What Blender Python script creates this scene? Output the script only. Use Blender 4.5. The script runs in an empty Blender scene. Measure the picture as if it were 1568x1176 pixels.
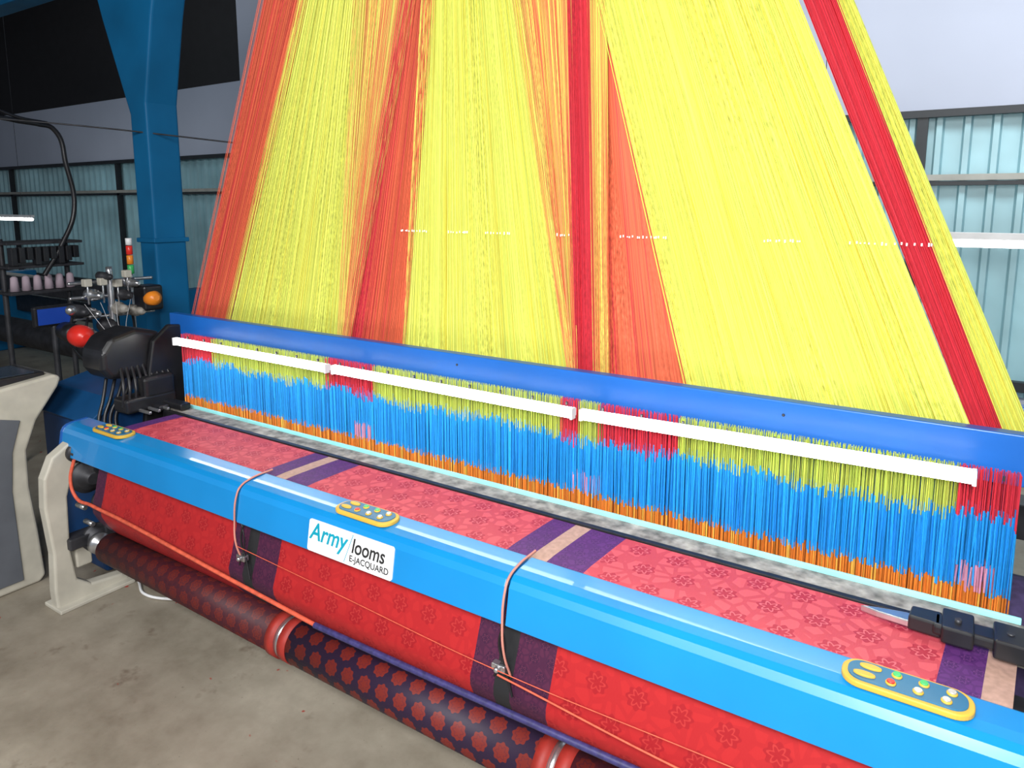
import bpy, math, random
from mathutils import Vector
random.seed(7)
sc=bpy.context.scene
sc.view_settings.view_transform='Standard'
COL=sc.collection
# ------------------------------------------------------------ materials
def newmat(name):
    m=bpy.data.materials.new(name); m.use_nodes=True
    nt=m.node_tree; return m,nt,nt.nodes['Principled BSDF']
def mat(name,c,rough=.5,metal=0,var=.12,scale=6,emit=None,es=0,bump=0,coat=0,spec=.5):
    m,nt,b=newmat(name)
    tc=nt.nodes.new('ShaderNodeTexCoord'); n=nt.nodes.new('ShaderNodeTexNoise'); n.inputs['Scale'].default_value=scale; n.inputs['Detail'].default_value=3
    nt.links.new(tc.outputs['Object'],n.inputs['Vector'])
    r=nt.nodes.new('ShaderNodeValToRGB'); nt.links.new(n.outputs['Fac'],r.inputs['Fac'])
    r.color_ramp.elements[0].position=.3; r.color_ramp.elements[1].position=.7
    r.color_ramp.elements[0].color=tuple(x*(1-var) for x in c)+(1,)
    r.color_ramp.elements[1].color=tuple(min(1,x*(1+var)) for x in c)+(1,)
    nt.links.new(r.outputs['Color'],b.inputs['Base Color'])
    b.inputs['Roughness'].default_value=rough; b.inputs['Metallic'].default_value=metal
    b.inputs['Coat Weight'].default_value=coat; b.inputs['Specular IOR Level'].default_value=spec
    if emit: b.inputs['Emission Color'].default_value=tuple(emit)+(1,); b.inputs['Emission Strength'].default_value=es
    if bump:
        bp=nt.nodes.new('ShaderNodeBump'); bp.inputs['Strength'].default_value=bump; n2=nt.nodes.new('ShaderNodeTexNoise'); n2.inputs['Scale'].default_value=scale*12
        nt.links.new(tc.outputs['Object'],n2.inputs['Vector']); nt.links.new(n2.outputs['Fac'],bp.inputs['Height']); nt.links.new(bp.outputs['Normal'],b.inputs['Normal'])
    return m
class N:
    def __init__(s,nt): s.nt=nt
    def m(s,op,a,b=None,c=None):
        n=s.nt.nodes.new('ShaderNodeMath'); n.operation=op
        for i,v in enumerate((a,b,c)):
            if v is None: continue
            if isinstance(v,(int,float)): n.inputs[i].default_value=v
            else: s.nt.links.new(v,n.inputs[i])
        return n.outputs[0]
    def mix(s,f,a,b):
        n=s.nt.nodes.new('ShaderNodeMix'); n.data_type='RGBA'
        if isinstance(f,(int,float)): n.inputs[0].default_value=f
        else: s.nt.links.new(f,n.inputs[0])
        for k,v in ((6,a),(7,b)):
            if isinstance(v,tuple): n.inputs[k].default_value=v+(1,)
            else: s.nt.links.new(v,n.inputs[k])
        return n.outputs[2]
    def noise(s,vec,scale3,det=2,rough=.5):
        mp=s.nt.nodes.new('ShaderNodeMapping'); mp.inputs['Scale'].default_value=scale3; s.nt.links.new(vec,mp.inputs[0])
        n=s.nt.nodes.new('ShaderNodeTexNoise'); n.inputs['Scale'].default_value=1; n.inputs['Detail'].default_value=det; n.inputs['Roughness'].default_value=rough
        s.nt.links.new(mp.outputs[0],n.inputs['Vector']); return n.outputs['Fac']
    def rng(s,f,a,b,c=0.,d=1.):
        r=s.nt.nodes.new('ShaderNodeMapRange'); s.nt.links.new(f,r.inputs[0])
        for i,v in enumerate((a,b,c,d)): r.inputs[i+1].default_value=v
        return r.outputs[0]
def motif(name,base,dark,light,p=.115,R=.27,rough=.55,vine=.6):
    m,nt,b=newmat(name); g=N(nt)
    uv=nt.nodes.new('ShaderNodeUVMap'); sp=nt.nodes.new('ShaderNodeSeparateXYZ'); nt.links.new(uv.outputs[0],sp.inputs[0])
    u=g.m('DIVIDE',sp.outputs[0],p); v=g.m('DIVIDE',sp.outputs[1],p*.82)
    row=g.m('FLOOR',v); sh=g.m('MULTIPLY',g.m('FLOORED_MODULO',row,2.0),.5)
    def cell(off):
        fu=g.m('SUBTRACT',g.m('FRACT',g.m('ADD',g.m('ADD',u,sh),off)),.5)
        fv=g.m('MULTIPLY',g.m('SUBTRACT',g.m('FRACT',v),.5),.85)
        r=g.m('SQRT',g.m('ADD',g.m('MULTIPLY',fu,fu),g.m('MULTIPLY',fv,fv)))
        return r,g.m('ARCTAN2',fv,fu)
    r,th=cell(0)
    m1=g.m('LESS_THAN',r,g.m('ADD',g.m('MULTIPLY',g.m('COSINE',g.m('MULTIPLY',th,8.0)),.03),R))
    pet=g.m('LESS_THAN',g.m('ABSOLUTE',g.m('SUBTRACT',r,g.m('ADD',g.m('MULTIPLY',g.m('COSINE',g.m('MULTIPLY',th,6.0)),.05),R*.58))),.025)
    vo=nt.nodes.new('ShaderNodeTexVoronoi'); vo.feature='DISTANCE_TO_EDGE'; vo.inputs['Scale'].default_value=2.6/p
    nt.links.new(uv.outputs[0],vo.inputs['Vector'])
    m2=g.m('LESS_THAN',vo.outputs['Distance'],.13)
    c=g.mix(g.m('MULTIPLY',m2,vine),base,dark); c=g.mix(m1,c,dark); c=g.mix(g.m('MULTIPLY',g.m('MULTIPLY',pet,m1),.6),c,light)
    c=g.mix(g.m('MULTIPLY',g.noise(uv.outputs[0],(900,60,1)),.22),c,light)
    nt.links.new(c,b.inputs['Base Color']); b.inputs['Roughness'].default_value=rough; b.inputs['Specular IOR Level'].default_value=.3
    return m
def vcol(name,rough=.55,lo=.75,hi=.5):
    m,nt,b=newmat(name); a=nt.nodes.new('ShaderNodeAttribute'); a.attribute_name='Col'
    g=N(nt); tc=nt.nodes.new('ShaderNodeTexCoord')
    n=g.noise(tc.outputs['Object'],(240,4,36))
    hs=nt.nodes.new('ShaderNodeHueSaturation'); nt.links.new(a.outputs['Color'],hs.inputs['Color'])
    nt.links.new(g.m('ADD',g.m('MULTIPLY',n,hi),lo),hs.inputs['Value'])
    nt.links.new(hs.outputs[0],b.inputs['Base Color']); b.inputs['Roughness'].default_value=rough; b.inputs['Specular IOR Level'].default_value=.2
    return m
def sheet(name,c1,c2,bias,grad=False,dark=.5,fq=170):
    """dense sheet of parallel yarns: UV.x across (m), UV.y along (m)"""
    m,nt,b=newmat(name); g=N(nt); uv=nt.nodes.new('ShaderNodeUVMap').outputs[0]
    st=g.noise(uv,(fq,.9,1),2,.6); br=g.noise(uv,(14,.4,1),2); ch=g.noise(uv,(110,42,1),2)
    zone=g.rng(g.noise(uv,(6,.7,3.3),1),.45,.6)
    f=g.rng(g.m('ADD',st,g.m('MULTIPLY',g.m('SUBTRACT',br,.5),.5)),bias-.06,bias+.06)
    if grad:
        sp=nt.nodes.new('ShaderNodeSeparateXYZ'); nt.links.new(uv,sp.inputs[0])
        f=g.rng(g.m('ADD',sp.outputs[0],g.m('MULTIPLY',g.m('SUBTRACT',st,.5),.25)),.08,.18)
    c=g.mix(f,c1,c2)
    v=g.rng(g.noise(uv,(fq*1.3,1.6,5),2,.6),.3,.7,dark,1.15)
    v2=g.m('ADD',g.m('MULTIPLY',g.m('MULTIPLY',g.m('SUBTRACT',ch,.5),2.0),zone),1.0)
    hs=nt.nodes.new('ShaderNodeHueSaturation'); nt.links.new(c,hs.inputs['Color']); nt.links.new(g.m('MULTIPLY',v,v2),hs.inputs['Value'])
    nt.links.new(hs.outputs[0],b.inputs['Base Color']); b.inputs['Roughness'].default_value=.6; b.inputs['Specular IOR Level'].default_value=.15
    return m
# ------------------------------------------------------------ geometry
def obj(name,me,parent=None,m=None):
    o=bpy.data.objects.new(name,me); COL.objects.link(o)
    if parent: o.parent=parent
    if m is not None: me.materials.append(m)
    return o
def empty(name,loc=(0,0,0)):
    o=bpy.data.objects.new(name,None); COL.objects.link(o); o.empty_display_size=.1; return o
def bev(o,w,seg=3):
    if w>0:
        b=o.modifiers.new('b','BEVEL'); b.width=w; b.segments=seg; b.limit_method='ANGLE'; b.angle_limit=math.radians(35)
    return o
def box(name,x0,x1,y0,y1,z0,z1,m,parent=None,b=.004):
    v=[(x,y,z) for x in(x0,x1) for y in(y0,y1) for z in(z0,z1)]
    f=[(0,1,3,2),(4,6,7,5),(0,4,5,1),(2,3,7,6),(0,2,6,4),(1,5,7,3)]
    me=bpy.data.meshes.new(name); me.from_pydata(v,[],f); me.update()
    return bev(obj(name,me,parent,m),b)
import bmesh
def prism(name,pts,a0,a1,axis,m,parent=None,b=.004,seg=3):
    def P(p,a): return {'x':(a,p[0],p[1]),'y':(p[0],a,p[1]),'z':(p[0],p[1],a)}[axis]
    n=len(pts); v=[P(p,a0) for p in pts]+[P(p,a1) for p in pts]
    f=[tuple(range(n)),tuple(range(2*n-1,n-1,-1))]+[(i,i+n,(i+1)%n+n,(i+1)%n) for i in range(n)]
    me=bpy.data.meshes.new(name); me.from_pydata(v,[],f); me.update()
    bm=bmesh.new(); bm.from_mesh(me); bmesh.ops.recalc_face_normals(bm,faces=bm.faces); bm.to_mesh(me); bm.free()
    return bev(obj(name,me,parent,m),b,seg)
def lathe(name,p0,p1,prof,m,parent=None,n=28):
    p0=Vector(p0);p1=Vector(p1); d=(p1-p0); q=d.to_track_quat('Z','Y'); v=[];f=[]
    for t,r in prof:
        for i in range(n):
            a=2*math.pi*i/n; v.append(p0+d*t+q@Vector((r*math.cos(a),r*math.sin(a),0)))
    for k in range(len(prof)-1):
        for i in range(n):
            j=(i+1)%n; f.append((k*n+i,k*n+j,(k+1)*n+j,(k+1)*n+i))
    f.append(tuple(range(n-1,-1,-1))); f.append(tuple(range((len(prof)-1)*n,len(prof)*n)))
    me=bpy.data.meshes.new(name); me.from_pydata(v,[],f)
    L=d.length; uvl=me.uv_layers.new(name='UVMap')
    for poly in me.polygons:
        for li in poly.loop_indices:
            vi=me.loops[li].vertex_index; k=vi//n;i=vi%n
            if poly.index<len(me.polygons)-2 and i==0 and any(me.loops[l].vertex_index%n==n-1 for l in poly.loop_indices): i=n
            uvl.data[li].uv=(prof[k][0]*L, i/n*2*math.pi*max(prof[k][1],.001))
        poly.use_smooth=len(poly.vertices)==4
    me.update(); return obj(name,me,parent,m)
def cyl(name,p0,p1,r,m,parent=None,n=24): return lathe(name,p0,p1,[(0,r*.9),(.02,r),(.98,r),(1,r*.9)],m,parent,n)
def tube(name,pts,r,m,parent=None,smooth=True):
    c=bpy.data.curves.new(name,'CURVE'); c.dimensions='3D'; c.bevel_depth=r; c.bevel_resolution=3; c.use_fill_caps=True
    s=c.splines.new('BEZIER' if smooth else 'POLY')
    if smooth:
        s.bezier_points.add(len(pts)-1)
        for p,q in zip(s.bezier_points,pts): p.co=q; p.handle_left_type='AUTO'; p.handle_right_type='AUTO'
    else:
        s.points.add(len(pts)-1)
        for p,q in zip(s.points,pts): p.co=tuple(q)+(1,)
    c.materials.append(m); o=bpy.data.objects.new(name,c); COL.objects.link(o)
    if parent:o.parent=parent
    return o
def ball(name,c,r,m,parent=None,sc_=(1,1,1)):
    K=12; v=[];f=[];n=20
    for k in range(K+1):
        a=math.pi*k/K
        for i in range(n):
            t=2*math.pi*i/n; v.append((c[0]+sc_[0]*r*math.sin(a)*math.cos(t),c[1]+sc_[1]*r*math.sin(a)*math.sin(t),c[2]+sc_[2]*r*math.cos(a)))
    for k in range(K):
        for i in range(n): j=(i+1)%n; f.append((k*n+i,(k+1)*n+i,(k+1)*n+j,k*n+j))
    me=bpy.data.meshes.new(name); me.from_pydata(v,[],f)
    for p in me.polygons:p.use_smooth=True
    return obj(name,me,parent,m)
def strands(name,S,m,parent=None,seg=1):
    v=[];f=[];cols=[]
    for p0,p1,r,c in S:
        k=len(v)
        for q in range(seg+1):
            t=q/seg; p=[p0[i]+(p1[i]-p0[i])*t for i in range(3)]
            v+= [(p[0]-r,p[1]+r*.3,p[2]),(p[0],p[1]-r,p[2]),(p[0]+r,p[1]+r*.3,p[2])]
            if q<seg:
                a=k+q*3; f+=[(a,a+1,a+4,a+3),(a+1,a+2,a+5,a+4)]
        cols+= [c[0],c[1],c[2],1]*(3*(seg+1))
    me=bpy.data.meshes.new(name); me.from_pydata(v,[],f)
    ca=me.color_attributes.new(name='Col',type='FLOAT_COLOR',domain='POINT')
    ca.data.foreach_set('color',cols); me.update()
    return obj(name,me,parent,m)
# ------------------------------------------------------------ palette
BLUE=mat('cover_blue_paint',(.006,.22,.55),.28,0,.06,3,coat=.3)
BEAM=mat('beam_blue_paint',(.006,.10,.40),.35,0,.08,3)
DBLUE=mat('column_blue_paint',(.004,.12,.28),.5,0,.15,2,spec=.2)
CREAM=mat('cream_casting',(.52,.49,.41),.45,0,.12,8)
BLACK=mat('black_plastic',(.012,.012,.014),.35,0,.3,10)
DARK=mat('dark_iron',(.035,.035,.04),.5,.3,.4,12)
STEEL=mat('steel',(.55,.55,.56),.28,.9,.15,12)
WORN=mat('worn_aluminium',(.27,.25,.22),.6,.1,.6,22,bump=.3)
WHITE=mat('white_enamel',(.8,.8,.8),.4)
LAMP=mat('lamp_diffuser',(1,1,1),.4,emit=(1,1,.98),es=15)
CYAN=mat('cyan_reed_strip',(.30,.75,.75),.4)
YEL=mat('yellow_rubber_rim',(.66,.40,.05),.45,0,.1)
PBLUE=mat('panel_teal_blue',(.02,.14,.27),.35)
CORD=mat('orange_cord',(.62,.10,.05),.6,0,.2,40)
PURP=mat('purple_rod_wrap',(.035,.03,.12),.5,0,.3,60)
REDP=mat('red_plastic',(.75,.03,.02),.3)
GREEN=mat('green_plastic',(.05,.45,.12),.35)
ORANGE=mat('amber_plastic',(.85,.25,.02),.35)
SILV=mat('silver_button',(.6,.6,.55),.3,.5)
# ------------------------------------------------------------ room
def concrete():
    m,nt,b=newmat('stained_concrete'); g=N(nt); tc=nt.nodes.new('ShaderNodeTexCoord').outputs['Object']
    no=lambda s,d=6: g.noise(tc,(s,s,s),d,.65)
    c=g.mix(g.rng(no(1.9),.35,.65),(.20,.168,.125),(.38,.335,.265))
    c=g.mix(g.m('MULTIPLY',g.rng(no(14),.4,.7),.5),c,(.29,.26,.20))
    c=g.mix(g.m('MULTIPLY',g.rng(no(4.5,4),.60,.70),.7),c,(.14,.10,.07))
    c=g.mix(g.m('MULTIPLY',g.rng(no(60,2),.70,.74),.5),c,(.10,.08,.06))
    c=g.mix(g.m('MULTIPLY',g.rng(no(8.3,2),.70,.715),.9),c,(.33,.03,.02))
    nt.links.new(c,b.inputs['Base Color']); b.inputs['Roughness'].default_value=.5
    bp=nt.nodes.new('ShaderNodeBump'); bp.inputs['Strength'].default_value=.12; nt.links.new(no(30,3),bp.inputs['Height']); nt.links.new(bp.outputs[0],b.inputs['Normal'])
    return m
PLASTER=mat('lilac_plaster',(.50,.54,.65),.8,0,.05,.8)
DARKP=mat('dark_roof_panel',(.015,.014,.016),.7)
SHEET=mat('bluish_fibre_sheet',(.36,.60,.66),.4,0,.25,1.2)
FRAME=mat('dark_window_frame',(.02,.025,.03),.5)
BEIGE=mat('beige_rail',(.4,.4,.36),.5)
YW=7.0
box('floor',-22,6,-6,9,-.1,0,concrete(),b=0)
wl=empty('wall_back')
box('plaster_band',-9.4,6,YW,YW+.2,2.81,6,PLASTER,wl,0)
box('plaster_band_low',-22,-9.4,YW,YW+.2,2.81,3.88,PLASTER,wl,0)
box('dark_upper_panel',-22,-9.4,YW+.02,YW+.2,3.88,6,DARKP,wl,0)
box('base_block',-22,6,YW,YW+.2,0,.45,PLASTER,wl,0)
v=[];f=[];x=-22;i=0
prof=[0,0,0,.05,.05,.0]
while x<6:
    y=YW+.09-prof[i%6]; v+=[(x,y,.45),(x,y,2.81)]; x+=.042 if i%6 not in(2,4) else .016; i+=1
for k in range(i-1): f.append((2*k,2*k+1,2*k+3,2*k+2))
me=bpy.data.meshes.new('window_1'); me.from_pydata(v,[],f); obj('window_1',me,None,SHEET)
tr=empty('trim_1')
for k in range(6):
    xx=-17.2+4.2*k; box('post_%d'%k,xx-.04,xx+.04,YW-.03,YW+.04,.45,2.81,FRAME,tr,0)
box('head_rail',-22,6,YW-.05,YW+.02,2.76,2.82,FRAME,tr,0)
box('mid_rail',-22,6,YW-.04,YW+.03,2.24,2.29,BEIGE,tr,0)
box('mid_rail_shadow_strip',-22,6,YW-.03,YW+.03,2.20,2.235,FRAME,tr,0)
box('low_rail',-22,6,YW-.05,YW+.03,.52,.60,FRAME,tr,0)
box('wall_left',-22.2,-22,-6,7.2,0,6,PLASTER,b=0)
box('wall_right',6,6.2,-6,7.2,0,6,PLASTER,b=0)
box('ceiling',-22,6,-6,7.2,6,6.2,DARKP,b=0)
# ------------------------------------------------------------ gantry column
g=empty('gantry_frame')
def column(cx,cy,par):
    pts=[(cx-.11,0),(cx+.11,0),(cx+.11,2.80),(cx+.26,3.4),(cx+.48,4.1),(cx-.62,4.1),(cx-.40,3.45),(cx-.11,2.72)]
    prism('column',pts,cy-.13,cy+.13,'y',DBLUE,par,.02)
    for z in(1.75,.9): box('bolt_strap',cx-.125,cx+.125,cy-.145,cy+.145,z,z+.035,DBLUE,par,.005)
    box('base_plate',cx-.22,cx+.22,cy-.22,cy+.22,0,.03,DBLUE,par)
column(-5.36,3.2,g); column(2.4,3.2,g)
box('long_girder',-9,4,3.02,3.38,4.1,4.5,DBLUE,g,.01)
box('tie_girder',-9,-5.3,3.1,3.3,3.82,4.1,DBLUE,g,.01)
j=empty('jacquard_machine')
box('jacquard_body',-2.6,-.6,2.0,3.0,4.52,5.3,BEAM,j,.03)
box('hook_board',-2.5,-.7,2.15,2.75,4.42,4.52,WORN,j)
box('jacquard_cap',-2.65,-.55,1.95,3.05,5.3,5.36,CREAM,j,.01)
# ------------------------------------------------------------ harness cords
H=2.05
Y=(.66,.70,.13);Y2=(.66,.56,.06);O=(.66,.125,.06);R=(.58,.035,.055);M=(.68,.30,.10)
def var(c,a=.22):
    k=1+random.uniform(-a,a); return tuple(max(0,min(1,x*k*(1+random.uniform(-.06,.06)))) for x in c)
def choose(kind,s):
    if kind=='Y': return var(Y if random.random()<.85 else Y2,.25)
    if kind=='O': return var(O if random.random()<.85 else R,.2)
    if kind=='R': return var(R,.2)
    if kind=='M': return var(random.choice([Y,O,M,M]),.2)
    if kind=='RO': return var(R if random.random()>s*1.3 else O,.2)
ZB=1.40
HC=empty('harness_cords')
SM={'Y':sheet('yellow_cord_sheet',Y,Y2,.60,dark=.62),'O':sheet('orange_cord_sheet',O,R,.62),'R':sheet('red_cord_sheet',R,(.5,.015,.025),.55),
'M':sheet('mixed_cord_sheet',O,Y,.49,dark=.65),'RO':sheet('red_orange_cord_sheet',R,O,.5,True)}
fans=[(-3.724,-3.41,-3.00,-2.662,.95,'O'),(-3.41,-2.49,-2.662,-2.335,.90,'Y'),(-2.53,-2.447,-2.355,-2.0,.86,'M'),
(-2.49,-2.116,-2.035,-1.97,.83,'RO'),(-2.116,-1.23,-1.973,-1.49,.79,'Y'),(-1.265,-1.232,-1.519,-1.285,.74,'M'),
(-1.24,-1.155,-1.299,-1.20,.72,'R'),(-1.158,-1.095,-1.208,-1.135,.71,'M'),(-.795,.054,-1.155,-.512,.66,'Y'),
(.054,.13,-.475,-.377,.60,'R'),(.13,.20,-.377,-.342,.59,'Y')]
FY={'M':2.376,'R':2.379,'RO':2.379,'Y':2.385,'O':2.385}
S=[]
def fansheet(i,xb0,xb1,X0,X1,zt,yy,kind,seg=10):
    v=[];f=[];uv=[]; nx=6; w=max(xb1-xb0,abs(X1-X0))
    for q in range(seg+1):
        t=q/seg; z=ZB+(zt-ZB)*t
        for p in range(nx+1):
            s=p/nx; v.append(((xb0+(xb1-xb0)*s)*(1-t)+(X0+(X1-X0)*s)*t,yy+.01*math.sin(s*9+i),z)); uv.append((w*s+i*1.37*(kind!='RO'),z))
    for q in range(seg):
        for p in range(nx): a=q*(nx+1)+p; f.append((a,a+1,a+nx+2,a+nx+1))
    me=bpy.data.meshes.new('cord_sheet'); me.from_pydata(v,[],f); l=me.uv_layers.new(name='UVMap')
    for lp in me.loops: l.data[lp.index].uv=uv[lp.vertex_index]
    for p in me.polygons:p.use_smooth=True
    obj('cord_sheet_%d'%i,me,HC,SM[kind])
for i,(xb0,xb1,xt0,xt1,zt,kind) in enumerate(fans):
    k=(4.42-ZB)/(H+zt-ZB); ext=lambda xb,xt:xb+(xt-xb)*k
    yb=FY[kind]
    X0,X1=ext(xb0,xt0),ext(xb1,xt1)
    if X1<X0+.004: X0,X1=(X0+X1)/2-.002,(X0+X1)/2+.002
    fansheet(i,xb0,xb1,X0,X1,4.42,yb if i!=8 else 2.366,kind)
    n=int(max(xb1-xb0,xt1-xt0)*190)+4
    for q in range(n):
        s=(q+random.random())/n; s2=min(1,max(0,s+random.uniform(-.02,.02)))
        y0=(2.350 if i==8 else 2.358)+random.uniform(-.006,.004)
        S.append(((xb0+(xb1-xb0)*s,y0,ZB),(X0+(X1-X0)*s2,y0,4.42),.0009,choose(kind,s)))
fansheet(20,-1.12,-.75,-1.20,-1.12,H+.95,2.392,'O')
strands('harness_cord_strands',S,vcol('harness_cord_fibre'),HC,12)
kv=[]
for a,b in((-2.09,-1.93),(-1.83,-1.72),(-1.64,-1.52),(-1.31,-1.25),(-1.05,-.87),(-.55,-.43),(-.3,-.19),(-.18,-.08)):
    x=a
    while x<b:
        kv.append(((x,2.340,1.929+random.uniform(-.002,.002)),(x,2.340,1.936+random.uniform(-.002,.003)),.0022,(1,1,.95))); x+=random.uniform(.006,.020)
strands('tube_glint_dashes',kv,mat('white_tube_glint',(.95,.95,.92),.4,emit=(1,1,1),es=.3),HC)  # glowing dashes standing in for hall tube light seen between the cords
# ------------------------------------------------------------ heddles
S=[]
YG=(.42,.50,.08);B=(.02,.27,.68);OR=(.70,.21,.035);PK=(.55,.25,.36)
TB=[(-3.8,-3.38,R),(-3.38,-2.5,YG),(-2.5,-2.42,R),(-2.42,-2.2,R),(-2.2,-1.24,YG),(-1.24,-1.16,R),(-1.16,-1.08,YG),(-1.08,-.78,R),(-.78,.03,YG),(.03,.3,R)]
def topc(x):
    for a,b,c in TB:
        if a<=x<b: return c
    return YG
XE=.17
for row in range(4):
    n=560; yy=2.245+.015*row
    for i in range(n):
        x=-3.66+(XE+3.66)*(i+random.random())/n
        j1=random.uniform(-.022,.022)+.012*math.sin(x*23+row*2)+.008*math.sin(x*7); j2=random.uniform(-.015,.015); x2=x+random.uniform(-.004,.004)
        za=1.185+j1; zb=.980+j2
        S.append(((x,yy,1.29 if row>2 else 1.33),(x,yy,za),.0012,var(topc(x),.25)))
        if any(abs(x-c)<.05 for c in(-2.27,-1.13,.09)) and random.random()<.7: zc=1.05+random.uniform(-.01,.01); S.append(((x,yy,zc),(x2,yy,zb),.0022,var(PK,.2)))
        else: zc=zb
        S.append(((x,yy,za),(x2,yy,zc),.0022,var(B,.28)))
        S.append(((x2,yy,zb),(x2,yy,.86),.0017,var(OR if random.random()<.85 else (.8,.45,.08),.25)))
HH=empty('heddle_harness')
strands('heddle_strands',S,vcol('heddle_fibre',.4),HH)
def strip(name,x0,x1,z0,z1,y,m):
    me=bpy.data.meshes.new(name); me.from_pydata([(x0,y,z0),(x1,y,z0),(x1,y,z1),(x0,y,z1)],[],[(0,1,2,3)]); l=me.uv_layers.new(name='UVMap')
    for lp,uvv in zip(me.loops,[(x0,z0),(x1,z0),(x1,z1),(x0,z1)]): l.data[lp.index].uv=uvv
    obj(name,me,HH,m)
mb=sheet('blue_heddle_mass',(.015,.20,.56),(.01,.12,.38),.52,dark=.45); mo=sheet('orange_heddle_mass',(.58,.16,.03),(.3,.07,.02),.52,dark=.45)
mr=sheet('red_cord_mass',(.40,.02,.03),(.12,.05,.12),.5,dark=.35); my=sheet('green_cord_mass',(.30,.35,.06),(.06,.17,.20),.52,dark=.35)
strip('heddle_mass_blue',-3.66,XE,.972,1.185,2.32,mb); strip('heddle_mass_low',-3.66,XE,.84,.975,2.32,mo)
for a,b,c in TB:
    a=max(a,-3.66); b=min(b,XE); strip('heddle_mass_top',a,b,1.18,1.285,2.319,mr if c==R else my)
# ------------------------------------------------------------ loom
L=empty('power_loom')
box('comber_beam',-3.82,.45,2.285,2.33,1.285,1.43,BEAM,L,.004)
box('comber_board',-3.78,.30,2.34,2.60,1.395,1.405,WORN,L,.002)
box('comber_back_beam',-3.82,.45,2.61,2.66,1.30,1.43,BEAM,L,.006)
for x in (-3.82,.40): box('beam_post',x,x+.05,2.34,2.66,.9,1.30,BEAM,L)
for i in range(26):
    x=-3.5+i*.145; box('clip_%d'%i,x,x+.006,2.182,2.19,1.328,1.340,DARK,L,0)
for k,x in enumerate((-1.75,-.45)): ball('beam_screw',(x,2.284,1.385),.005,DARK,L)
box('reed_cap',-3.64,.2,2.203,2.212,.930,.949,CYAN,L,.002)
box('reed',-3.64,.2,2.206,2.211,.84,.93,STEEL,L,.001)
box('sley_race',-3.64,.45,2.112,2.200,.86,.935,WORN,L,.004)
box('temple_rail',-3.62,.45,2.088,2.111,.88,.938,BLACK,L,.003)
cp=[(1.80,.90),(1.80,.936),(1.79,.94),(1.72,.936),(1.69,.930),(1.672,.918),(1.660,.898),(1.640,.785),(1.652,.782),(1.68,.89),(1.70,.90)]
for k,(a,b) in enumerate(((-3.80,-2.389),(-2.377,-1.100),(-1.086,.50))):
    prism('breast_cover_%d'%(k+1),cp,a,b,'x',BLUE,L,.003,2)
box('cover_carrier',-3.7,.5,1.70,1.735,.86,.895,DARK,L)
prism('cover_end_cap',[(y,z) for y,z in cp],-3.83,-3.802,'x',BEAM,L,.01)
SE=mat('seam_pink_edge',(.55,.22,.17),.5)
for k,x in enumerate((-2.383,-1.093)):
    tube('seam_cord_%d'%k,[(x,1.83,.943),(x,1.72,.939),(x,1.672,.922),(x,1.655,.898),(x,1.636,.785),(x+.01,1.63,.70),(x+.02,1.65,.62)],.004,SE,L)
def panel(cx,k):
    cy=1.736;w=.135;h=.05
    def rr(w,h,r,n=8):
        o=[]
        for (sx,sy,a0) in ((1,1,0),(-1,1,90),(-1,-1,180),(1,-1,270)):
            for i in range(n+1):
                a=math.radians(a0+90*i/n); o.append((cx+sx*(w-r)+r*math.cos(a),cy+sy*(h-r)+r*math.sin(a)))
        return o
    prism('button_rim_%d'%k,rr(w,h,.044),.936,.951,'z',YEL,L,.004)
    prism('button_plate_%d'%k,rr(w-.013,h-.011,.034),.949,.9545,'z',PBLUE,L,.001)
    cols=[YEL,GREEN,GREEN,SILV,YEL,REDP,SILV,SILV]
    for i in range(4):
        for r in range(2):
            x=cx-.085+i*.055+(0 if r else .01); y=cy+.017-r*.035; c=cols[r*4+i]
            if i==0:
                prism('button_pill',[(x+.024*math.cos(a*math.pi/8),y+.010*math.sin(a*math.pi/8)) for a in range(16)],.954,.960,'z',YEL,L,.002)
            else: lathe('button',(x,y,.954),(x,y,.959),[(0,.0115),(.6,.0115),(1,.010)],YEL,L,16); lathe('button_top',(x,y,.958),(x,y,.962),[(0,.0092),(1,.008)],c,L,16)
for k,x in enumerate((-3.45,-1.745,-.04)): panel(x,k)
rx=math.radians(80)
lab=empty('maker_label'); lab.parent=L; lab.location=(-1.75,1.6475,.846); lab.rotation_euler=(rx,0,0)
def rrect(w,h,r,n=6):
    o=[]
    for (sx,sy,a0) in ((1,1,0),(-1,1,90),(-1,-1,180),(1,-1,270)):
        for i in range(n+1):
            a=math.radians(a0+90*i/n); o.append((sx*(w-r)+r*math.cos(a),sy*(h-r)+r*math.sin(a)))
    return o
prism('label_plate',rrect(.208,.058,.01),-.004,.001,'z',WHITE,lab,.0005)
TEAL=mat('teal_ink',(.0,.30,.42),.5); INK=mat('black_ink',(.02,.02,.02),.5)
def text(s,x,y,size,m,par,shear=0,bold=.0,sx=1):
    c=bpy.data.curves.new('lettering','FONT'); c.body=s; c.size=size; c.shear=shear; c.extrude=.0006; c.offset=bold; c.materials.append(m)
    o=bpy.data.objects.new('lettering',c); COL.objects.link(o); o.parent=par; o.location=(x,y,.0015); o.scale=(sx,1,1); return o
text('Army',-.2,-.012,.088,TEAL,lab,.25,.0014,.92); text('looms',.012,-.010,.072,INK,lab,.15,.001,.88); text('E-JACQUARD',.006,-.042,.031,INK,lab,0,.0003)
tube('label_slash',[(-.018,-.052,.0015),(.016,.052,.0015)],.0012,TEAL,lab,False)
SF=[(1.53,0),(1.88,0),(1.90,.03),(1.86,.055),(1.70,.075),(1.635,.13),(1.615,.30),(1.625,.58),(1.66,.69),(1.78,.75),(1.80,.86),(1.68,.87),(1.57,.80),(1.525,.70),(1.515,.55),(1.535,.30),(1.525,.10)]
prism('side_frame_left',SF,-3.80,-3.73,'x',CREAM,L,.012)
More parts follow.
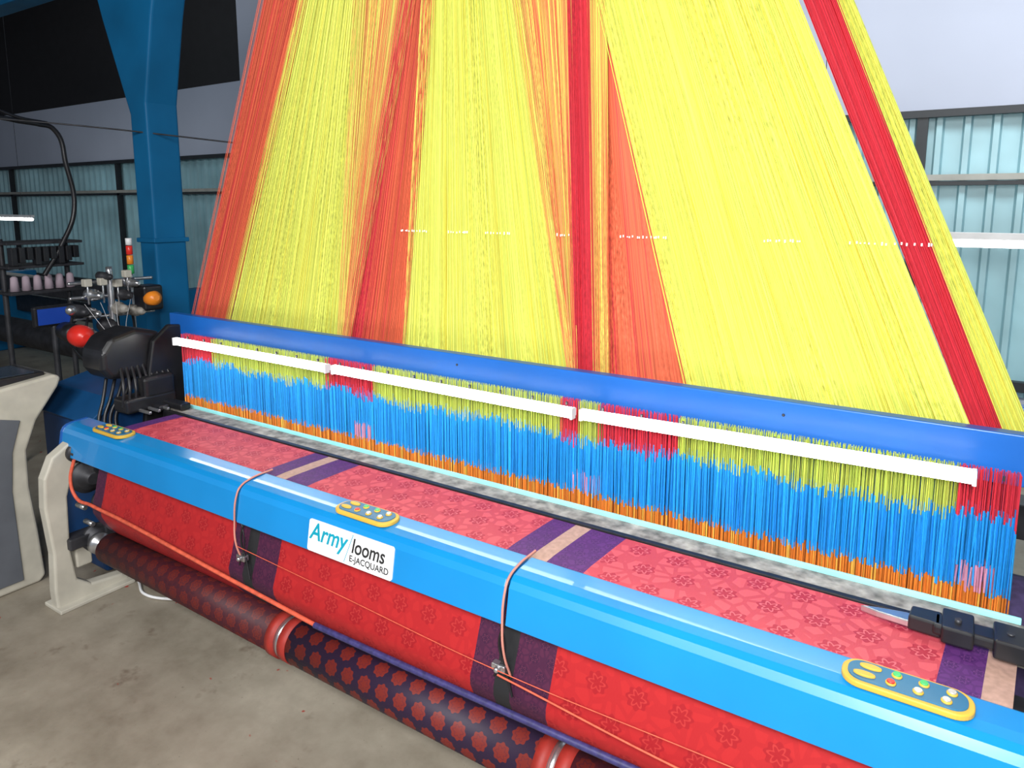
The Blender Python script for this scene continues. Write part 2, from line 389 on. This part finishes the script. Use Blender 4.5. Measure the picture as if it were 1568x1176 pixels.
prism('side_frame_right',SF,.40,.47,'x',CREAM,L,.012)
box('foot_pad',-3.85,-3.68,1.52,1.90,0,.02,CREAM,L,.005)
for xx in(-3.72,.36):
    prism('side_casting',[(1.76,.30),(1.84,.12),(1.98,.0),(2.15,.0),(2.2,.2),(2.8,.2),(2.9,0),(3.1,0),(3.15,.3),(3.2,.95),(3.0,1.0),(2.3,.9),(2.1,.86),(1.78,.86)],xx,xx+.05,'x',DARK,L,.01)
box('cross_beam_front',-3.68,.4,1.92,2.02,.70,.84,DARK,L)
box('cross_beam_low',-3.68,.4,2.3,2.42,.15,.35,DARK,L)
box('back_rest',-3.68,.4,3.0,3.12,.85,.98,DARK,L)
cyl('warp_beam',(-3.66,2.85,.5),(.36,2.85,.5),.26,mat('warp_yarn',(.06,.04,.12),.7,0,.3,30),L,40)
for (y,z,r,w) in((1.72,.66,.085,.05),(1.80,.50,.07,.04),(1.68,.80,.05,.06),(1.74,.32,.075,.05),(1.86,.70,.06,.05)):
    lathe('gear_wheel',(-3.73,y,z),(-3.73+w+.03,y,z),[(0,r),(.3,r),(.32,r*.75),(.6,r*.75),(.62,r*.4),(1,r*.35)],DARK,L,24)
lathe('gear_hub',(-3.67,1.72,.31),(-3.60,1.72,.31),[(0,.055),(.5,.055),(.55,.03),(1,.03)],STEEL,L,20)
for y,z in((1.67,.52),(1.70,.42),(1.76,.60),(1.80,.78)): lathe('frame_bolt',(-3.735,y,z),(-3.66,y,z),[(0,.014),(1,.012)],STEEL,L,12)
box('bracket_plate',-3.82,-3.74,1.64,1.72,.18,.34,CREAM,L,.01)
box('bracket_arm',-3.80,-3.70,1.60,1.76,.30,.36,DARK,L,.008)
tube('orange_hose',[(-3.62,1.62,.80),(-3.63,1.60,.70),(-3.60,1.60,.625),(-3.45,1.60,.612),(-3.18,1.60,.605),(-2.5,1.60,.565),(-1.87,1.60,.53)],.008,CORD,L)
tube('wrapped_rod',[(-1.89,1.60,.53),(-1.3,1.60,.535),(-.5,1.60,.545),(.4,1.60,.55)],.011,PURP,L)
tube('orange_wire',[(-2.37,1.63,.69),(-1.8,1.63,.665),(-1.12,1.625,.64),(-.4,1.62,.655),(.4,1.62,.66)],.0015,CORD,L)
tube('orange_wire',[(-1.1,1.62,.63),(-.4,1.60,.60),(.4,1.60,.62)],.003,CORD,L)
for x in (-2.36,-1.11):
    box('tie_bracket',x-.025,x+.025,1.635,1.66,.625,.65,STEEL,L,.004); ball('tie_nut',(x,1.63,.637),.010,STEEL,L)
    tube('black_wire',[(x+.02,1.655,.80),(x,1.645,.72),(x+.03,1.645,.62),(x+.05,1.64,.56)],.004,BLACK,L)
    tube('black_wire',[(x-.01,1.655,.80),(x+.02,1.645,.70),(x-.02,1.645,.60)],.003,BLACK,L)
T=empty('temple_gripper'); T.parent=L
box('gripper_body',.00,.24,1.985,2.05,.955,.985,BLACK,T,.008)
box('gripper_head',.02,.09,1.965,2.07,.95,.995,BLACK,T,.006)
box('gripper_head_b',.13,.20,1.96,2.06,.95,1.0,BLACK,T,.006)
prism('gripper_tip',[(-.17,2.022),(-.13,2.012),(-.05,2.005),(-.03,2.045),(-.06,2.05),(-.13,2.035)],.945,.963,'z',STEEL,T,.003)
prism('gripper_tip_guard',[(-.055,1.995),(.02,1.99),(.02,2.06),(-.05,2.055)],.945,.985,'z',BLACK,T,.006)
for x in(.055,.165): lathe('gripper_screw',(x,2.01,.99),(x,2.01,1.003),[(0,.008),(1,.008)],DARK,T,12)
# ------------------------------------------------------------ fabric
F=empty('woven_fabric')
RED=motif('red_damask_cloth',(.54,.075,.095),(.32,.012,.035),(.62,.16,.18),p=.125,R=.26,vine=.5)
PUR=motif('purple_border_cloth',(.09,.022,.14),(.045,.011,.09),(.18,.055,.20),p=.06)
TAN=mat('tan_selvedge',(.40,.25,.20),.6,0,.15,60)
RED2=motif('red_damask_drop',(.40,.014,.017),(.29,.006,.012),(.48,.04,.035),p=.125,R=.26,vine=.35)  # darker, redder copies of the top cloth and border for the drop
PUR2=motif('purple_border_drop',(.065,.012,.04),(.03,.006,.03),(.13,.03,.06),p=.06)
fp=[(2.085,.932),(2.0,.932),(1.86,.930),(1.80,.925),(1.765,.905),(1.735,.87),(1.715,.82),(1.70,.76),(1.672,.62),(1.655,.555),(1.66,.52),(1.69,.46),(1.735,.40)]
bx=[-3.50,-2.29,-1.05,.16]
SH=-.075
arc=[0]
for p,q in zip(fp,fp[1:]): arc.append(arc[-1]+math.dist(p,q))
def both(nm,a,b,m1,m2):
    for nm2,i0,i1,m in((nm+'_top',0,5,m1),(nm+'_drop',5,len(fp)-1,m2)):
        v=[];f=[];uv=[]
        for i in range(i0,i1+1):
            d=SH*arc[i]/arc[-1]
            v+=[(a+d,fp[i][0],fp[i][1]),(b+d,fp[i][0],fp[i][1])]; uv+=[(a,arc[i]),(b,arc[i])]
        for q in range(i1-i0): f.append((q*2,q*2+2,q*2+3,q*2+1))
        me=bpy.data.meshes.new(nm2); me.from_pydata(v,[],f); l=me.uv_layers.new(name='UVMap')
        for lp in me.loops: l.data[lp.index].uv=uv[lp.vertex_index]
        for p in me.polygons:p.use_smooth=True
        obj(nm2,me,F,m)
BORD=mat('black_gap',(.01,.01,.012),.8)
for k in range(3):
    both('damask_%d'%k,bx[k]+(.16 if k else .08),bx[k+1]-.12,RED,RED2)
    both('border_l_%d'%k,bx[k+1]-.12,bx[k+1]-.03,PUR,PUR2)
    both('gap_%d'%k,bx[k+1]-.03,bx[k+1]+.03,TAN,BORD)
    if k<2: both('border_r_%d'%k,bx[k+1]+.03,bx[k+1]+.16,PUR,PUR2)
both('border_first',bx[0],bx[0]+.08,PUR,PUR2)
CR=empty('cloth_roll')
NAVY=motif('navy_red_dot_cloth',(.012,.009,.03),(.17,.018,.012),(.09,.012,.02),p=.085,R=.34,vine=0)
RDOT=motif('dark_red_roll_cloth',(.05,.008,.014),(.12,.014,.010),(.03,.008,.02),p=.085,R=.34,vine=.2)
lathe('roll_section_left',(-3.58,1.735,.30),(-2.25,1.735,.30),[(0,.075),(1,.085)],RDOT,CR,40)
lathe('roll_section_mid',(-2.13,1.735,.30),(-1.0,1.735,.30),[(0,.088),(1,.09)],NAVY,CR,40)
lathe('roll_section_right',(-.88,1.735,.30),(.2,1.735,.30),[(0,.088),(1,.09)],RDOT,CR,40)
REDC=mat('plain_red_cloth',(.30,.02,.013),.6,0,.15,30)
for x in(-2.25,-1.0):
    lathe('roll_joint',(x,1.735,.30),(x+.12,1.735,.30),[(0,.092),(.35,.092),(.36,.078),(.6,.078),(.61,.090),(1,.090)],REDC,CR,40)
    lathe('roll_ring',(x+.045,1.735,.30),(x+.07,1.735,.30),[(0,.084),(1,.084)],STEEL,CR,40)
cyl('roll_shaft',(-3.72,1.735,.30),(.38,1.735,.30),.03,STEEL,CR)
# ------------------------------------------------------------ lamps
for k,(a,b,zl,zr) in enumerate(((-3.585,-2.395,.012,.012),(-2.365,-1.14,.014,.010),(-1.085,.093,.012,.034))):
    e=empty('fluorescent_lamp'); ang=math.atan2(zr-zl,b-a)
    e.location=(a,0,zl); e.rotation_euler=(0,-ang,0); w=b-a
    box('lamp_body',0,w,2.176,2.184,1.286,1.314,WHITE,e,.002)
    prism('lamp_tube_diffuser',[(2.175,1.280),(2.164,1.277),(2.154,1.283),(2.150,1.297),(2.154,1.311),(2.164,1.317),(2.175,1.316)],.010,w-.010,'x',LAMP,e,.002)
    box('lamp_cap_a',0,.010,2.149,2.178,1.276,1.318,WHITE,e,.002); box('lamp_cap_b',w-.010,w,2.149,2.178,1.276,1.318,WHITE,e,.002)
BT=mat('hall_tube',(1,1,1),.4,emit=(.95,1,1),es=9)
for a,b in((-13.4,-11.75),(-.12,1.45),(-2.2,-.55),(1.8,3.4)):
    e=empty('hall_tube_lamp')
    cyl('tube',(a,5.0,1.815),(b,5.0,1.815),.022,BT,e,12)
    box('batten',a-.03,b+.03,4.98,5.02,1.84,1.88,WHITE,e,.002)
    for x in(a+.5,b-.3): box('hanger_rod',x,x+.004,5,5.004,1.88,6.0,DARK,e,0)
# ------------------------------------------------------------ left-hand equipment
C=empty('control_console')
CP=[(1.28,0),(1.62,0),(1.65,.03),(1.635,.30),(1.615,.55),(1.62,.75),(1.68,.90),(1.80,1.06),(1.82,1.11),(1.79,1.13),(1.50,1.10),(1.30,1.08),(1.27,.9)]
prism('console_body',CP,-4.55,-4.12,'x',CREAM,C,.015)
prism('console_side_inset',[(1.33,.05),(1.54,.05),(1.53,.55),(1.55,.76),(1.60,.92),(1.34,1.0)],-4.125,-4.112,'x',mat('grey_inset',(.12,.13,.15),.5),C,.004)
prism('console_screen_bezel',[(-4.50,1.40),(-4.17,1.40),(-4.17,1.76),(-4.50,1.76)],1.10,1.145,'z',BLACK,C,.006)
box('console_screen',-4.47,-4.2,1.44,1.72,1.145,1.148,mat('lcd_dark',(.03,.05,.08),.15),C,0)
M2=empty('selvedge_drive_unit')
prism('drive_housing',[(1.86,1.18),(1.90,1.12),(2.10,1.10),(2.2,1.12),(2.2,1.34),(2.05,1.38),(1.92,1.35),(1.86,1.27)],-3.98,-3.76,'x',BLACK,M2,.03,4)
prism('drive_plate',[(2.04,.84),(2.36,.84),(2.37,1.36),(2.22,1.38),(2.12,1.30),(2.08,1.1)],-3.755,-3.72,'x',BLACK,M2,.01)
box('drive_block',-3.80,-3.66,1.92,2.2,.94,1.02,BLACK,M2,.015)
box('drive_gearcase',-3.74,-3.66,2.02,2.20,1.0,1.12,BLACK,M2,.02)
box('drive_clamp',-3.70,-3.50,2.12,2.18,.94,.975,BLACK,M2,.008)
for i in range(9):
    tube('drive_lead',[(-3.77,1.96+i*.03,1.18),(-3.70,1.93+i*.033,1.08),(-3.70,1.92+i*.035,.98)],.008,BLACK,M2)
box('drive_arm',-3.78,-3.60,2.06,2.12,.935,.965,BLACK,M2,.01)
for i in range(3): box('drive_finger_%d'%i,-3.70,-3.56,1.98+i*.05,1.995+i*.05,.945,.96,STEEL,M2,.003)
for i in range(5): lathe('drive_screw',(-3.722,2.1+i*.05,.92+.08*(i%3)),(-3.714,2.1+i*.05,.92+.08*(i%3)),[(0,.009),(1,.008)],STEEL,M2,10)
for i in range(4): tube('drive_cable',[(-3.9,1.95+.05*i,1.12),(-3.86,1.9+.04*i,1.0),(-3.84,1.86+.03*i,.9),(-3.78,1.84+.03*i,.8)],.009,BLACK,M2)
BB=empty('loom_drive_cabinet')
prism('cabinet_body',[(1.86,0),(2.6,0),(2.6,1.0),(2.3,1.03),(1.98,.96),(1.86,.86)],-4.5,-3.9,'x',mat('cabinet_navy',(.008,.05,.16),.4),BB,.03)
prism('cabinet_lid',[(1.84,.86),(1.98,.97),(2.3,1.04),(2.3,1.06),(1.96,.99),(1.82,.88)],-4.52,-3.88,'x',mat('lid_blue',(.006,.06,.17),.45,spec=.3),BB,.006)
box('cabinet_vent',-3.9,-3.892,1.95,2.3,.35,.65,DARK,BB,.003)
W=empty('weft_feeder_stand')
cyl('stand_pole',(-4.95,2.55,0),(-4.95,2.55,1.62),.022,STEEL,W)
box('stand_foot',-5.1,-4.8,2.4,2.7,0,.03,DARK,W)
for z in(1.28,1.42,1.52): cyl('cross_arm',(-5.0,2.3,z),(-4.95,2.85,z),.012,STEEL,W)
for (y,z,r) in((2.32,1.34,.045),(2.42,1.44,.04),(2.50,1.56,.03),(2.62,1.42,.04),(2.68,1.5,.035),(2.36,1.18,.05),(2.5,1.22,.05),(2.40,1.32,.035),(2.58,1.33,.045),(2.70,1.30,.04)):
    lathe('feeder_drum',(-5.0,y,z),(-4.82,y,z),[(0,r*.6),(.1,r),(.5,r),(.52,r*.7),(.85,r*.7),(1,r*.3)],random.choice([STEEL,WORN,DARK]),W,20)
for (y,z) in((2.36,1.50),(2.46,1.50),(2.56,1.48),(2.63,1.54)):
    box('tension_block',-4.95,-4.9,y,y+.05,z,z+.05,CREAM,W,.006)
    cyl('tension_post',(-4.92,y+.025,z-.12),(-4.92,y+.025,z),.006,STEEL,W,10)
lathe('red_weft_feeder',(-4.70,2.18,1.23),(-4.52,2.16,1.23),[(0,.03),(.1,.055),(.35,.07),(.65,.07),(.9,.05),(1,.02)],REDP,W,24)
lathe('feeder_motor',(-4.95,2.24,1.22),(-4.70,2.18,1.23),[(0,.06),(.9,.065),(1,.04)],BLACK,W,24)
lathe('red_weft_feeder_b',(-4.85,2.75,1.38),(-4.72,2.74,1.40),[(0,.03),(.3,.05),(.8,.05),(1,.02)],ORANGE,W,20)
lathe('amber_feeder_cone',(-4.6,2.36,1.22),(-4.5,2.35,1.22),[(0,.04),(.3,.045),(1,.02)],ORANGE,W,20)
box('feeder_case',-4.95,-4.80,2.70,2.84,1.30,1.48,BLACK,W,.02)
box('feeder_case_b',-4.7,-4.5,2.22,2.42,1.11,1.16,DARK,W,.02)
for (y,z) in((2.2,1.13),(2.12,1.40)): ball('steel_ball',(-4.6,y,z),.03,STEEL,W)
for k in range(4): tube('feeder_yarn',[(-4.8,2.3+.1*k,1.4),(-4.3,2.2+.03*k,1.25),(-4.0,2.18,1.15)],.0015,WHITE,W)
for k in range(5): tube('feeder_cable',[(-4.98,2.3+.1*k,1.3),(-5.0,2.28+.11*k,1.15),(-4.97,2.4+.06*k,.9),(-4.97,2.5,.5)],.009,BLACK,W)
Sg=empty('signal_tower_light')
cyl('tower_pole',(-5.15,2.81,0),(-5.15,2.81,1.54),.010,STEEL,Sg,12)
for z,m in((1.54,GREEN),(1.61,ORANGE),(1.68,REDP)): cyl('tower_lens',(-5.15,2.81,z),(-5.15,2.81,z+.065),.022,m,Sg,18)
cyl('tower_cap',(-5.15,2.81,1.75),(-5.15,2.81,1.80),.022,WHITE,Sg,18)
MO=empty('operator_monitor')
box('monitor_case',-5.33,-5.28,2.20,2.47,1.21,1.35,BLACK,MO,.012)
box('monitor_screen',-5.28,-5.275,2.22,2.45,1.225,1.335,mat('blue_screen',(.01,.04,.2),.3,emit=(.01,.05,.4),es=.3),MO,0)
cyl('monitor_stem',(-5.31,2.33,0),(-5.31,2.33,1.22),.02,DARK,MO)
YR=empty('yarn_creel_rack')
for y in(2.4,2.86): cyl('rack_leg',(-6.2,y,0),(-6.2,y,1.78),.02,DARK,YR,12)
for z in(1.36,1.56,1.74): box('rack_shelf',-6.35,-6.0,2.36,2.90,z,z+.02,DARK,YR,.003)
CY=mat('cone_yarn',(.42,.33,.38),.8)
for i in range(6): lathe('yarn_cone',(-6.08,2.42+i*.08,1.385),(-6.08,2.42+i*.08,1.50),[(0,.032),(.9,.024),(1,.010)],CY,YR,16)
for i in range(9): box('rack_gear',-6.05,-5.98,2.38+i*.055,2.42+i*.055,1.585+.02*(i%3),1.72,BLACK,YR,.004)
BG=empty('background_loom')
box('bg_beam',-11.5,-7.2,4.0,4.2,.95,1.15,DARK,BG,.01)
box('bg_frame_a',-11.5,-11.3,3.6,4.8,0,1.1,DBLUE,BG,.02)
box('bg_frame_b',-7.4,-7.2,3.6,4.8,0,1.1,DBLUE,BG,.02)
box('bg_back_beam',-11.5,-7.2,4.5,4.62,.55,.8,DARK,BG,.01)
cyl('bg_roll',(-11.3,3.85,.5),(-7.4,3.85,.5),.16,DARK,BG)
HCb=empty('hanging_cable')
tube('cable_main',[(-6,2.18,2.95),(-6,2.28,2.72),(-6,2.50,2.66),(-6,2.66,2.645),(-6,2.76,2.62),(-6,2.83,2.35),(-6,2.86,2.0),(-6,2.74,1.72),(-6,2.60,1.50)],.018,BLACK,HCb)
tube('cable_thin',[(-6,2.1,2.95),(-6,2.3,2.78),(-6,2.5,2.69),(-6,2.72,2.66)],.012,BLACK,HCb)
tube('cable_wire',[(-6,2.1,2.66),(-5.6,2.8,2.62),(-4.7,3.5,2.5)],.006,DARK,HCb)
tube('floor_cable',[(-3.65,1.9,.01),(-3.5,1.85,.01),(-3.2,1.95,.01),(-2.8,1.9,.01)],.007,WHITE)
# ------------------------------------------------------------ lights
def area(name,loc,tgt,sx,sy,p,col=(1,1,1)):
    l=bpy.data.lights.new(name,'AREA'); l.shape='RECTANGLE'; l.size=sx; l.size_y=sy; l.energy=p; l.color=col
    o=bpy.data.objects.new(name,l); COL.objects.link(o); o.location=loc
    o.rotation_euler=(Vector(tgt)-Vector(loc)).to_track_quat('-Z','Y').to_euler(); return o
area('camera_flash',(.1,-.3,2.4),(-.9,2.2,1.4),.5,.4,95)
area('fill_light_front',(-1.0,-2.2,4.2),(-1.5,2,1.3),3.5,1.5,310)  # unseen fill light added to brighten the loom front and floor
area('fill_light_back',(.5,4.6,4.6),(.6,7,1.9),5,1,130,(.95,.98,1))  # added light without a fixture, brightens the right of the back wall
area('fill_light_left',(-11,4,5.2),(-12,7,1.5),5,1,26,(.8,.92,1))  # dim added light for the far left of the back wall
w=bpy.data.worlds.new('world'); sc.world=w; w.use_nodes=True
w.node_tree.nodes['Background'].inputs[0].default_value=(.75,.85,1,1); w.node_tree.nodes['Background'].inputs[1].default_value=.28
# ------------------------------------------------------------ camera
cd=bpy.data.cameras.new('camera'); cam=bpy.data.objects.new('camera',cd); COL.objects.link(cam)
cam.location=(0,0,2.05); cam.rotation_euler=(math.radians(90-8.38),0,math.radians(32.88))
cd.sensor_width=36; cd.lens=36*1100/1600; cd.shift_y=-.075; cd.clip_start=.05; cd.clip_end=100
sc.camera=cam
